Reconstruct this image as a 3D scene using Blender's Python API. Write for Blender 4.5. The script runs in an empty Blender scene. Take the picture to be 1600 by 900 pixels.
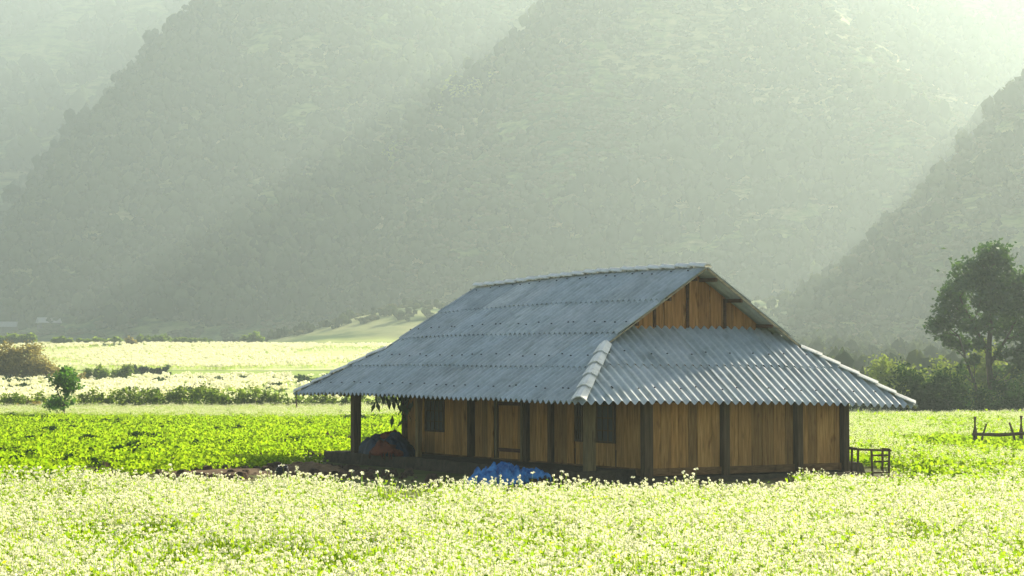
import bpy, math, random
import numpy as np
from mathutils import Vector, Matrix
R = math.radians
rng = np.random.default_rng(7)
random.seed(7)
sc = bpy.context.scene
col = sc.collection

# ---------------------------------------------------------------- camera, sky, sun, exposure
CH, F, HZ = 2.818, 3029.0, 579.6            # eye height, focal length and horizon in photo pixels (1600 wide)
cam = bpy.data.cameras.new('camera'); camo = bpy.data.objects.new('camera', cam); col.objects.link(camo)
cam.sensor_width = 36; cam.lens = F / 1600 * 36; cam.clip_start = .1; cam.clip_end = 6000
camo.location = (0, 0, CH); camo.rotation_euler = (R(90) + math.atan((HZ - 450) / F), 0, 0)
sc.camera = camo
SUN_AZ, SUN_EL = 38.0, 29.0                 # degrees right of the view, degrees up
w = bpy.data.worlds.new('World'); sc.world = w; w.use_nodes = True
nt = w.node_tree; bg = nt.nodes['Background']
sky = nt.nodes.new('ShaderNodeTexSky'); sky.sky_type = 'NISHITA'; sky.sun_disc = False
sky.sun_elevation = R(SUN_EL); sky.sun_rotation = R(SUN_AZ); sky.dust_density = 2.0; sky.air_density = 1.0
nt.links.new(sky.outputs[0], bg.inputs[0]); bg.inputs[1].default_value = .075
sl = bpy.data.lights.new('sun', 'SUN'); so = bpy.data.objects.new('sun', sl); col.objects.link(so)
sl.energy = 5.0; sl.angle = R(.6); sl.color = (1, .925, .75)
sd = Vector((math.sin(R(SUN_AZ)) * math.cos(R(SUN_EL)), math.cos(R(SUN_AZ)) * math.cos(R(SUN_EL)), math.sin(R(SUN_EL))))
so.rotation_euler = sd.to_track_quat('Z', 'Y').to_euler(); so.location = (60, 80, 80)
sc.view_settings.view_transform = 'Standard'; sc.view_settings.look = 'None'
sc.view_settings.exposure = 1.45; sc.view_settings.gamma = 1
sc.cycles.max_bounces = 8; sc.cycles.diffuse_bounces = 4; sc.cycles.transmission_bounces = 4
sc.cycles.use_denoising = True
try: sc.cycles.denoiser = 'OPENIMAGEDENOISE'; sc.cycles.denoising_prefilter = 'ACCURATE'
except Exception: pass
HAZE_DENSITY, HAZE_G = .00042, .50

# ---------------------------------------------------------------- helpers
def tag(o, label=None, cat=None, group=None, kind=None):
    if label: o['label'] = label
    if cat: o['category'] = cat
    if group: o['group'] = group
    if kind: o['kind'] = kind
    return o
def link(o, parent=None):
    col.objects.link(o)
    if parent: o.parent = parent
    return o
def empty(name, loc=(0, 0, 0), rz=0, parent=None):
    o = bpy.data.objects.new(name, None); o.location = loc; o.rotation_euler = (0, 0, rz); o.empty_display_size = .2
    return link(o, parent)
def mesh_np(name, V, Q, mat, smooth=False, tri=False):
    V = np.asarray(V, np.float32); Q = np.asarray(Q, np.int32); k = Q.shape[1]
    m = bpy.data.meshes.new(name); m.vertices.add(len(V)); m.vertices.foreach_set('co', V.ravel())
    m.loops.add(Q.size); m.loops.foreach_set('vertex_index', Q.ravel())
    m.polygons.add(len(Q)); m.polygons.foreach_set('loop_start', np.arange(0, Q.size, k, dtype=np.int32))
    m.polygons.foreach_set('loop_total', np.full(len(Q), k, np.int32))
    for x in (mat if isinstance(mat, (list, tuple)) else [mat]): m.materials.append(x)
    if smooth: m.polygons.foreach_set('use_smooth', np.ones(len(Q), bool))
    m.update(calc_edges=True); m.validate()
    return m
class MB:
    def __init__(s): s.v = []; s.f = []; s.m = []
    def add(s, vs, fs, mi=0):
        n = len(s.v); s.v += [tuple(v) for v in vs]; s.f += [tuple(n + i for i in f) for f in fs]; s.m += [mi] * len(fs)
    def box(s, c, d, rz=0, M=None, mi=0):
        x, y, z = d[0] / 2, d[1] / 2, d[2] / 2
        vs = [Vector((a * x, b * y, e * z)) for a in (-1, 1) for b in (-1, 1) for e in (-1, 1)]
        T = Matrix.Translation(Vector(c)) @ (M if M else Matrix.Rotation(rz, 4, 'Z'))
        s.add([T @ v for v in vs], [(0, 1, 3, 2), (4, 6, 7, 5), (0, 4, 5, 1), (2, 3, 7, 6), (0, 2, 6, 4), (1, 5, 7, 3)], mi)
    def bar(s, a, b, wd, th, mi=0, jit=0):     # rectangular bar from a to b
        a, b = Vector(a), Vector(b); d = b - a; L = d.length
        s.box((a + b) / 2, (wd, th, L), M=d.to_track_quat('Z', 'Y').to_matrix().to_4x4(), mi=mi)
    def tube(s, path, rad, n=7, mi=0, cap=True):
        path = [Vector(p) for p in path]; base = len(s.v); k = len(path)
        for i, p in enumerate(path):
            d = (path[min(i + 1, k - 1)] - path[max(i - 1, 0)]).normalized()
            q = d.to_track_quat('Z', 'Y')
            for j in range(n):
                t = 2 * math.pi * j / n
                s.v.append(tuple(p + q @ Vector((math.cos(t) * rad[i], math.sin(t) * rad[i], 0))))
        for i in range(k - 1):
            for j in range(n):
                s.f.append((base + i * n + j, base + i * n + (j + 1) % n, base + (i + 1) * n + (j + 1) % n, base + (i + 1) * n + j)); s.m.append(mi)
        if cap:
            s.f.append(tuple(base + j for j in range(n))[::-1]); s.m.append(mi)
            s.f.append(tuple(base + (k - 1) * n + j for j in range(n))); s.m.append(mi)
    def mesh(s, name, mats, smooth=False):
        m = bpy.data.meshes.new(name); m.from_pydata(s.v, [], s.f)
        mats = mats if isinstance(mats, (list, tuple)) else [mats]
        for x in mats: m.materials.append(x)
        if len(mats) > 1: m.polygons.foreach_set('material_index', s.m)
        if smooth: m.polygons.foreach_set('use_smooth', [True] * len(s.f))
        m.update(); return m
    def obj(s, name, mats, parent=None, smooth=False, loc=None):
        o = bpy.data.objects.new(name, s.mesh(name, mats, smooth))
        if loc: o.location = loc
        return link(o, parent)
def bevel(o, w_=.006, seg=1):
    b = o.modifiers.new('b', 'BEVEL'); b.width = w_; b.segments = seg; b.limit_method = 'ANGLE'
    return o

def vnoise(x, y, seed=0):                       # value noise, smooth, ~[-1,1]
    xi = np.floor(x).astype(np.int64); yi = np.floor(y).astype(np.int64); fx = x - xi; fy = y - yi
    def h(a, b):
        n = (a * 374761393 + b * 668265263 + seed * 974634777) & 0xffffffff
        n = ((n ^ (n >> 13)) * 1274126177) & 0xffffffff
        return ((n ^ (n >> 16)) & 0xffff) / 32767.5 - 1
    u = fx * fx * (3 - 2 * fx); v = fy * fy * (3 - 2 * fy)
    return (h(xi, yi) * (1 - u) + h(xi + 1, yi) * u) * (1 - v) + (h(xi, yi + 1) * (1 - u) + h(xi + 1, yi + 1) * u) * v
def fbm(x, y, o=4, seed=0):
    x = np.asarray(x, float); y = np.asarray(y, float); s = 0; a = 1; t = 0
    for i in range(o): s = s + a * vnoise(x * 2 ** i + 17.3 * i, y * 2 ** i + 5.1 * i, seed + i); t += a; a *= .5
    return s / t

def floor0(y):
    return 10.2 * np.clip((y - 150) / 350, 0, 1) ** 1.7 + np.clip(y - 500, 0, None) * .0152
def gz(x, y):                                   # height of the valley floor
    x = np.asarray(x, float); y = np.asarray(y, float)
    z = floor0(y)
    z = z + .05 * fbm(x * .12, y * .12, 3, 5) * np.clip((y - 10) / 50, 0, 1) * np.clip(1.2 - np.exp(-((x + 1) / 14) ** 2 - ((y - 53) / 11) ** 2) * 1.25, 0, 1)
    z = z + .35 * fbm(x * .02, y * .02, 3, 9) * np.clip((y - 140) / 80, 0, 1)
    return z
def D_of(py):                                   # distance at which the valley floor shows at photo row py
    Ds = np.linspace(15, 700, 6000); yy = HZ - (gz(0 * Ds, Ds) - CH) / Ds * F
    i = np.argmax(yy <= py); return float(Ds[i]) if i else 700.
def X(px, D): return (px - 800) / F * D
def Z(py, D): return CH + (HZ - py) / F * D
def ppm(D): return F / D
def PW(px, py, D): return Vector((X(px, D), D, Z(py, D)))

# ---------------------------------------------------------------- materials
def mat(name, c=(.5, .5, .5), rough=.8, spec=.3):
    m = bpy.data.materials.new(name); m.use_nodes = True; b = m.node_tree.nodes['Principled BSDF']
    b.inputs['Base Color'].default_value = (*c, 1); b.inputs['Roughness'].default_value = rough
    b.inputs['Specular IOR Level'].default_value = spec
    return m, m.node_tree, b
def N(nt, t, **k):
    n = nt.nodes.new(t)
    for a, b in k.items(): setattr(n, a, b)
    return n
def ramp(nt, fac, stops):
    r = N(nt, 'ShaderNodeValToRGB'); e = r.color_ramp.elements
    while len(e) < len(stops): e.new(.5)
    for x, (p, c) in zip(e, stops): x.position = p; x.color = (*c, 1)
    nt.links.new(fac, r.inputs[0]); return r.outputs[0]
def noise(nt, scale, detail=4, rough=.6, vec=None, mp=None, dist=0):
    n = N(nt, 'ShaderNodeTexNoise'); n.inputs['Scale'].default_value = scale; n.inputs['Detail'].default_value = detail
    n.inputs['Roughness'].default_value = rough; n.inputs['Distortion'].default_value = dist
    if mp or vec:
        m = N(nt, 'ShaderNodeMapping'); m.inputs['Scale'].default_value = mp or (1, 1, 1)
        nt.links.new(vec or N(nt, 'ShaderNodeTexCoord').outputs['Object'], m.inputs[0]); nt.links.new(m.outputs[0], n.inputs['Vector'])
    else: nt.links.new(N(nt, 'ShaderNodeTexCoord').outputs['Object'], n.inputs['Vector'])
    return n.outputs['Fac']
def mixc(nt, fac, a, b, mode='MIX'):
    m = N(nt, 'ShaderNodeMix', data_type='RGBA', blend_type=mode)
    for s, v in ((0, fac), (6, a), (7, b)):
        if isinstance(v, bpy.types.NodeSocket): nt.links.new(v, m.inputs[s])
        elif s == 0: m.inputs[0].default_value = v
        else: m.inputs[s].default_value = (*v, 1)
    return m.outputs[2]
def bump(nt, b, h, st=.4, d=.01):
    n = N(nt, 'ShaderNodeBump'); n.inputs['Strength'].default_value = st; n.inputs['Distance'].default_value = d
    nt.links.new(h, n.inputs['Height']); nt.links.new(n.outputs[0], b.inputs['Normal'])

def leaf_mat(name, c1, c2, tr1, tr2, tmix=.5, gloss=.0):
    m = bpy.data.materials.new(name); m.use_nodes = True; nt = m.node_tree; nt.nodes.clear()
    out = N(nt, 'ShaderNodeOutputMaterial'); di = N(nt, 'ShaderNodeBsdfDiffuse'); tl = N(nt, 'ShaderNodeBsdfTranslucent')
    mx = N(nt, 'ShaderNodeMixShader'); mx.inputs[0].default_value = tmix
    rnd = N(nt, 'ShaderNodeObjectInfo').outputs['Random']
    g = N(nt, 'ShaderNodeNewGeometry').outputs['Random Per Island']
    a = N(nt, 'ShaderNodeMath', operation='ADD'); nt.links.new(rnd, a.inputs[0]); nt.links.new(g, a.inputs[1])
    fr = N(nt, 'ShaderNodeMath', operation='FRACT'); nt.links.new(a.outputs[0], fr.inputs[0])
    nt.links.new(mixc(nt, fr.outputs[0], c1, c2), di.inputs[0]); nt.links.new(mixc(nt, fr.outputs[0], tr1, tr2), tl.inputs[0])
    nt.links.new(di.outputs[0], mx.inputs[1]); nt.links.new(tl.outputs[0], mx.inputs[2]); last = mx.outputs[0]
    if gloss:
        gl = N(nt, 'ShaderNodeBsdfGlossy'); gl.inputs['Roughness'].default_value = .5
        gl.inputs[0].default_value = (.8, .85, .8, 1)
        m2 = N(nt, 'ShaderNodeMixShader'); m2.inputs[0].default_value = gloss
        nt.links.new(last, m2.inputs[1]); nt.links.new(gl.outputs[0], m2.inputs[2]); last = m2.outputs[0]
    nt.links.new(last, out.inputs[0]); return m
M = {}
M['petal'] = leaf_mat('petal', (.83, .80, .54), (.87, .84, .68), (.85, .81, .48), (.89, .86, .64), .5)
M['stem'] = leaf_mat('stem_green', (.14, .22, .02), (.2, .28, .03), (.28, .50, .015), (.5, .64, .02), .6)
M['leafy'] = leaf_mat('vegetable_leaf', (.12, .19, .01), (.18, .22, .015), (.26, .46, .005), (.43, .58, .015), .6)
M['grassy'] = leaf_mat('hedge_leaf', (.06, .11, .02), (.11, .15, .03), (.16, .28, .02), (.32, .42, .04), .45)
M['dry'] = leaf_mat('dry_leaf', (.17, .14, .04), (.24, .19, .06), (.3, .26, .05), (.42, .34, .08), .45)
M['yellow'] = leaf_mat('yellow_leaf', (.10, .14, .03), (.14, .18, .04), (.2, .28, .03), (.32, .38, .06), .45)
M['tree'] = leaf_mat('tree_leaf', (.018, .05, .014), (.035, .08, .018), (.04, .11, .012), (.12, .24, .02), .35, .05)
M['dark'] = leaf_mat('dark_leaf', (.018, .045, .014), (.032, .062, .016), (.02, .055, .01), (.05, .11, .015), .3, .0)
M['young'] = leaf_mat('young_tree_leaf', (.05, .11, .02), (.07, .15, .02), (.07, .2, .015), (.16, .36, .02), .5, .04)
M['hillveg'] = leaf_mat('hill_leaf', (.025, .045, .02), (.06, .08, .03), (.05, .08, .02), (.2, .24, .05), .35)
M['hilldry'] = leaf_mat('hill_scrub', (.12, .11, .05), (.09, .11, .045), (.2, .18, .06), (.16, .19, .05), .3)

def wood(name, c1, c2, sc_=(18, 18, 1.2), dark=.5, rnd=.35):
    m, nt, b = mat(name, rough=.85, spec=.15)
    g = noise(nt, 1.0, 6, .65, mp=sc_, dist=.6)
    oi = N(nt, 'ShaderNodeObjectInfo').outputs['Random']
    c = ramp(nt, g, [(.3, tuple(x * dark for x in c1)), (.48, c1), (.7, c2)])
    kn = ramp(nt, noise(nt, 1.0, 2, .5, mp=(5, 5, 1.6)), [(.25, (.5, .42, .38)), (.36, (1, 1, 1))])
    c = mixc(nt, 1, c, kn, 'MULTIPLY')
    v = ramp(nt, oi, [(0, (1 - rnd, 1 - rnd, 1 - rnd)), (.35, (1, .98, .95)), (.7, (1 - rnd * .5, 1 - rnd * .55, 1 - rnd * .6)), (1, (1.1, 1.02, .9))])
    c = mixc(nt, 1, c, v, 'MULTIPLY')
    nt.links.new(c, b.inputs['Base Color']); bump(nt, b, g, .5, .01); return m
M['plank'] = wood('plank_wood', (.46, .235, .065), (.66, .38, .12), rnd=.5)
M['plank_red'] = wood('gable_plank_wood', (.46, .21, .065), (.64, .34, .12), rnd=.5)
M['post'] = wood('post_wood', (.2, .14, .06), (.3, .22, .10))
M['post_dark'] = wood('old_post_wood', (.11, .072, .036), (.17, .115, .06))
M['rail'] = wood('rail_wood', (.2, .105, .04), (.29, .165, .065), sc_=(3, 3, 14))
M['lit_edge'] = wood('lit_edge_wood', (.42, .34, .22), (.55, .46, .32), sc_=(3, 3, 14))  # light wood tone carries the bright sunlit line of the verges
M['beam'] = wood('beam_wood', (.10, .05, .03), (.16, .08, .045), sc_=(3, 3, 14))

def sheet_mat():
    m, nt, b = mat('fibre_cement', rough=.6, spec=.25)
    n1 = noise(nt, 1.3, 5, .65); n2 = noise(nt, 9, 5, .7); oi = N(nt, 'ShaderNodeObjectInfo').outputs['Random']
    c = ramp(nt, n1, [(.3, (.35, .365, .335)), (.5, (.46, .475, .44)), (.72, (.54, .55, .51))])
    c = mixc(nt, .55, c, ramp(nt, n2, [(.3, (.72, .72, .7)), (.6, (1, 1, 1))]), 'MULTIPLY')
    c = mixc(nt, 1, c, ramp(nt, oi, [(0, (.84, .87, .88)), (.45, (1, 1, 1)), (.8, (.92, .97, 1)), (1, (1.14, 1.13, 1.1))]), 'MULTIPLY')
    st = noise(nt, 1, 3, .5, mp=(2.2, 2.2, .5))
    c = mixc(nt, ramp(nt, st, [(.55, (0, 0, 0)), (.72, (.4, .4, .4))]), c, (.16, .18, .13))
    c = mixc(nt, ramp(nt, noise(nt, 26, 3, .6), [(.64, (0, 0, 0)), (.7, (.6, .6, .6))]), c, (.5, .5, .42))
    nt.links.new(c, b.inputs['Base Color'])
    nt.links.new(ramp(nt, n2, [(.3, (.65, .65, .65)), (.7, (.45, .45, .45))]), b.inputs['Roughness'])
    bump(nt, b, n2, .25, .006); return m
M['sheet'] = sheet_mat()
def capm():
    m, nt, b = mat('cement_cap', rough=.8)
    n = noise(nt, 5, 5, .7)
    c = ramp(nt, n, [(.3, (.42, .39, .32)), (.44, (.68, .65, .56)), (.8, (.80, .77, .68))])
    nt.links.new(c, b.inputs['Base Color']); bump(nt, b, n, .3, .01); return m
M['cap'] = capm()
M['hutroof'] = mat('dull_roof', (.26, .26, .24), .9)[0]
M['hutwall'] = mat('dull_wall', (.12, .11, .09), .9)[0]
M['bolt'] = mat('rusty_bolt', (.03, .025, .022), .7)[0]
M['window'] = mat('dark_window', (.045, .042, .036), .5)[0]
def soil(name, a, b_, sc_=3):
    m, nt, b = mat(name, rough=.95, spec=.1); n = noise(nt, sc_, 6, .7)
    nt.links.new(ramp(nt, n, [(.3, a), (.7, b_)]), b.inputs['Base Color']); bump(nt, b, n, .8, .06); return m
M['soil'] = soil('brown_soil', (.08, .052, .026), (.18, .118, .065))
M['plinth'] = soil('packed_earth', (.05, .038, .024), (.10, .075, .045), 5)
M['clod'] = soil('dark_clod', (.04, .028, .018), (.13, .08, .045), 6)
def tarp(name, c1, c2, rough=.6):
    m, nt, b = mat(name, rough=rough, spec=.2); n = noise(nt, 3.5, 4, .6)
    nt.links.new(ramp(nt, n, [(.35, c1), (.6, c2)]), b.inputs['Base Color']); bump(nt, b, noise(nt, 14, 3, .6), .5, .02); return m
M['tarp'] = tarp('blue_tarp', (.006, .05, .17), (.07, .25, .48))
M['tarp_navy'] = tarp('navy_tarp', (.004, .009, .018), (.010, .026, .05))
M['tarp_red'] = tarp('orange_cloth', (.07, .014, .006), (.16, .035, .01), .8)
M['black'] = mat('blackened_pot', (.012, .011, .010), .5)[0]
M['bark'] = wood('bark', (.07, .06, .045), (.12, .10, .075), sc_=(8, 8, 2))

def ground_mat():
    m, nt, b = mat('valley_floor', rough=.95, spec=.1)
    geo = N(nt, 'ShaderNodeNewGeometry').outputs['Position']
    sx = N(nt, 'ShaderNodeSeparateXYZ'); nt.links.new(geo, sx.inputs[0])
    n1 = noise(nt, .9, 6, .7, vec=geo); n2 = noise(nt, .05, 4, .6, vec=geo, mp=(.5, 1.6, 1))
    n3 = noise(nt, 5, 3, .7, vec=geo)
    near = ramp(nt, n1, [(.35, (.05, .06, .015)), (.5, (.09, .10, .02)), (.65, (.14, .10, .05))])
    wob = N(nt, 'ShaderNodeMath', operation='MULTIPLY_ADD'); nt.links.new(noise(nt, .012, 3, .6, vec=geo), wob.inputs[0]); wob.inputs[1].default_value = 46; nt.links.new(sx.outputs[1], wob.inputs[2])
    mr = N(nt, 'ShaderNodeMapRange'); nt.links.new(wob.outputs[0], mr.inputs[0]); mr.inputs[1].default_value = 165; mr.inputs[2].default_value = 565
    cream, green, tan = (.54, .55, .23), (.28, .36, .06), (.32, .29, .14)
    far = ramp(nt, mr.outputs[0], [(0, green), (.03, cream), (.27, cream), (.31, green), (.43, green), (.44, (.06, .10, .02)), (.45, cream), (.78, cream), (.86, (.3, .33, .1)), (1, tan)])
    far = mixc(nt, .45, far, ramp(nt, n2, [(.35, (.45, .62, .3)), (.55, (1, 1, 1))]), 'MULTIPLY')
    far = mixc(nt, .5, far, ramp(nt, n3, [(.3, (.55, .6, .4)), (.6, (1, 1, 1))]), 'MULTIPLY')
    m3 = N(nt, 'ShaderNodeMapRange'); nt.links.new(sx.outputs[0], m3.inputs[0]); m3.inputs[1].default_value = 22; m3.inputs[2].default_value = 34
    far = mixc(nt, m3.outputs[0], far, ramp(nt, noise(nt, .06, 5, .7, vec=geo), [(.4, (.06, .09, .03)), (.55, (.12, .14, .05)), (.7, (.22, .22, .08))]))
    m2 = N(nt, 'ShaderNodeMapRange'); nt.links.new(sx.outputs[1], m2.inputs[0]); m2.inputs[1].default_value = 138; m2.inputs[2].default_value = 146
    nt.links.new(mixc(nt, m2.outputs[0], near, far), b.inputs['Base Color']); bump(nt, b, n1, .6, .08); return m
M['ground'] = ground_mat()
def hill_mat(name, tanamt):
    m, nt, b = mat(name, rough=.95, spec=.05)
    geo = N(nt, 'ShaderNodeNewGeometry').outputs['Position']
    n1 = noise(nt, .02, 6, .65, vec=geo); n2 = noise(nt, .12, 5, .7, vec=geo, mp=(.6, .6, 2.6))
    c = ramp(nt, n1, [(.38, (.035, .08, .025)), (.5, (.14, .18, .05)), (.5 + .25 * (1 - tanamt), (.27, .25, .11))])
    c = mixc(nt, .75, c, ramp(nt, n2, [(.38, (.25, .3, .2)), (.56, (1.25, 1.2, 1.05))]), 'MULTIPLY')
    nt.links.new(c, b.inputs['Base Color']); bump(nt, b, n2, 1, 1.2); return m
def knoll_mat():
    m, nt, b = mat('dry_grass_slope', rough=.95, spec=.05); geo = N(nt, 'ShaderNodeNewGeometry').outputs['Position']
    c = ramp(nt, noise(nt, .05, 6, .65, vec=geo, mp=(.5, 1, 3)), [(.38, (.06, .10, .03)), (.5, (.19, .21, .08)), (.68, (.32, .31, .14))])
    sx = N(nt, 'ShaderNodeSeparateXYZ'); nt.links.new(geo, sx.inputs[0]); mr = N(nt, 'ShaderNodeMapRange'); nt.links.new(sx.outputs[1], mr.inputs[0]); mr.inputs[1].default_value = 545; mr.inputs[2].default_value = 556
    c = mixc(nt, mr.outputs[0], ramp(nt, noise(nt, .12, 5, .7, vec=geo, mp=(.4, 1, 1)), [(.38, (.24, .32, .06)), (.6, (.38, .42, .10))]), c)
    nt.links.new(c, b.inputs['Base Color']); return m
M['knoll'] = knoll_mat()
M['hill'] = hill_mat('hill_slope', .3); M['hill_tan'] = hill_mat('hill_slope_dry', .75)

# ---------------------------------------------------------------- ground and mountains
def grid_mesh(name, xs, ys, zf, m, smooth=True):
    Xg, Yg = np.meshgrid(xs, ys); Zg = zf(Xg, Yg); nx, ny = len(xs), len(ys)
    V = np.stack([Xg.ravel(), Yg.ravel(), Zg.ravel()], 1)
    i = (np.arange(ny - 1)[:, None] * nx + np.arange(nx - 1)[None]).ravel()
    return mesh_np(name, V, np.stack([i, i + 1, i + nx + 1, i + nx], 1), m, smooth)
ys = np.concatenate([np.arange(-40, 15, 5), np.arange(15, 150, 1.), np.arange(150, 600, 4.), np.arange(600, 2371, 30.)])
xs = np.concatenate([np.arange(-1525, -100, 25.), np.arange(-100, -40, 3.), np.arange(-40, 60, 1.), np.arange(60, 150, 4.), np.arange(150, 1526, 25.)])
g = link(bpy.data.objects.new('ground', grid_mesh('ground', xs, ys, gz, M['ground']))); tag(g, kind='structure')

def cone(cx, cy, h, sx, sy, rnd=14, seed=1, sxr=None, rough=1.0):
    def f(x, y):
        r = np.sqrt(((x - cx) * np.where(x > cx, sxr or sx, sx)) ** 2 + ((y - cy) * sy) ** 2 + rnd ** 2) - rnd
        ang = np.arctan2(y - cy, x - cx)
        rid = 1 + .10 * np.sin(ang * 5 + seed) + .06 * np.sin(ang * 9 + seed * 2.3)
        z = h - r * rid
        z = z + rough * (22 * fbm(x * .0075, y * .0075, 3, seed) - 16 * np.abs(fbm(x * .012 + 3, y * .004, 3, seed + 60)) + 4 + 11 * fbm(x * .022, y * .022, 3, seed + 20) + 4 * fbm(x * .09, y * .09, 3, seed + 40)) * np.clip((z + 10) / 100, 0, 1)
        z0 = floor0(y); k = 16.                                    # soft blend into the valley floor
        return z0 - 4 + np.logaddexp(0, (z - z0) / k) * k * .97
    return f
HILLS = []
def hill(name, label, box, f, step, m):
    x0, x1, y0, y1 = box
    o = link(bpy.data.objects.new(name, grid_mesh(name, np.arange(x0, x1, step), np.arange(y0, y1, step), f, m)))
    tag(o, label, None, 'forested mountains behind the valley', 'structure'); HILLS.append((f, box)); return o
KS = 1.4                                        # the mountains stand this much farther off than the field's end
fM2 = cone(62 * KS, 665 * KS, 142 * KS, .80, 1.1, 18, 3, .62)
hill('mountain', 'hazy cone mountain rising directly behind the farmhouse', (-300, 420, 600, 1150), fM2, 3, M['hill_tan'])
def fR(x, y):
    ax, ay, bx_, by_ = 105., 960., 640., 1700.; t = np.clip(((x - ax) * (bx_ - ax) + (y - ay) * (by_ - ay)) / ((bx_ - ax) ** 2 + (by_ - ay) ** 2), 0, 1)
    d = np.hypot(x - ax - t * (bx_ - ax), y - ay - t * (by_ - ay)); h = 196 + 172 * t
    z = h - .82 * (np.sqrt(d * d + 400) - 20) + 18 * fbm(x * .0075, y * .0075, 3, 63) + 10 * fbm(x * .022, y * .022, 3, 64) + 4 * fbm(x * .09, y * .09, 3, 65)
    z0 = floor0(y); return z0 - 4 + np.logaddexp(0, (z - z0) / 16) * 16
hill('mountain_ridge', 'long ridge fading into bright haze at the upper right', (-60, 1000, 700, 1950), fR, 6, M['hill_tan'])
fM1 = cone(-60 * KS, 880 * KS, 249 * KS, 1.38, .86, 20, 8)
hill('mountain', 'steep blue green mountain on the left with a jagged tree edge', (-560, 360, 760, 1560), fM1, 4.5, M['hill'])
fM3 = cone(224 * KS, 520 * KS, 149 * KS, 1.0, .62, 20, 12, None, .5)
hill('mountain', 'dark nearer mountain slope at the right behind the tree', (30, 760, 300, 1080), fM3, 3.5, M['hill'])
def fK(x, y):
    h = 9.5 + 5 * np.exp(-((x - 88) / 22) ** 2) + 3 * np.exp(-((x + 40) / 30) ** 2)
    e = np.exp(-((y - 612 - .12 * x) / 52) ** 2) / (1 + np.exp(-(x + 60) / 13)) / (1 + np.exp((x - 150) / 12))
    return floor0(y) - 2.5 + h * 1.25 * e * (1 + .25 * fbm(x * .03, y * .02, 3, 77)) + .5 * fbm(x * .15, y * .08, 3, 78)
hill('grassy_knoll', 'low dry grassy ridge between the far fields and the mountain foot', (-110, 230, 480, 800), fK, 2.5, M['knoll'])
HILLS.pop()
fa, fb = cone(-600, 1800, 405, .12, .85, 60, 21), cone(500, 1800, 412, .06, .85, 90, 31)
def fM4(x, y): return np.maximum(fa(x, y), fb(x, y))
hill('mountain_range', 'palest farthest mountain wall closing the valley', (-1500, 1500, 1150, 2350), fM4, 12, M['hill'])

# ---------------------------------------------------------------- scattering (stuff)
def leaf_quads(C, size, rs, flat=.5, aspect=.6, fold=True):
    """C: Nx3 centres -> folded leaf faces with random orientation"""
    n = len(C); a = rs.normal(size=(n, 3)); a[:, 2] *= flat; a /= np.linalg.norm(a, axis=1)[:, None]
    b = rs.normal(size=(n, 3)); b -= (a * b).sum(1)[:, None] * a; b /= np.linalg.norm(b, axis=1)[:, None]
    s = (np.asarray(size) * (0.65 + .7 * rs.random(n)))[:, None] / 2
    up = np.cross(a, b)
    c0 = C - a * s; c1 = C + b * s * aspect + up * s * .15; c2 = C + a * s; c3 = C - b * s * aspect + up * s * .15
    V = np.stack([c0, c1, c2, c3], 1).reshape(-1, 3)
    return V, np.arange(n * 4).reshape(n, 4)
def proto(name, parts):
    """parts: list of (V, Q, matkey) -> unlinked object"""
    Vs, Qs, mi, mats, off = [], [], [], [], 0
    for V, Q, k in parts:
        if k not in mats: mats.append(k)
        Vs.append(V); Qs.append(Q + off); off += len(V); mi += [mats.index(k)] * len(Q)
    m = mesh_np(name, np.concatenate(Vs), np.concatenate(Qs), [M[k] for k in mats])
    m.polygons.foreach_set('material_index', mi); m.update()
    return bpy.data.objects.new(name, m)
def blades(P0, P1, wd, rs):
    """thin quads from P0 to P1"""
    n = len(P0); d = rs.normal(size=(n, 3)); d[:, 2] = 0; d /= np.linalg.norm(d, axis=1)[:, None]; d *= wd / 2
    V = np.stack([P0 - d, P0 + d, P1 + d * .5, P1 - d * .5], 1).reshape(-1, 3); return V, np.arange(n * 4).reshape(n, 4)
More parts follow.
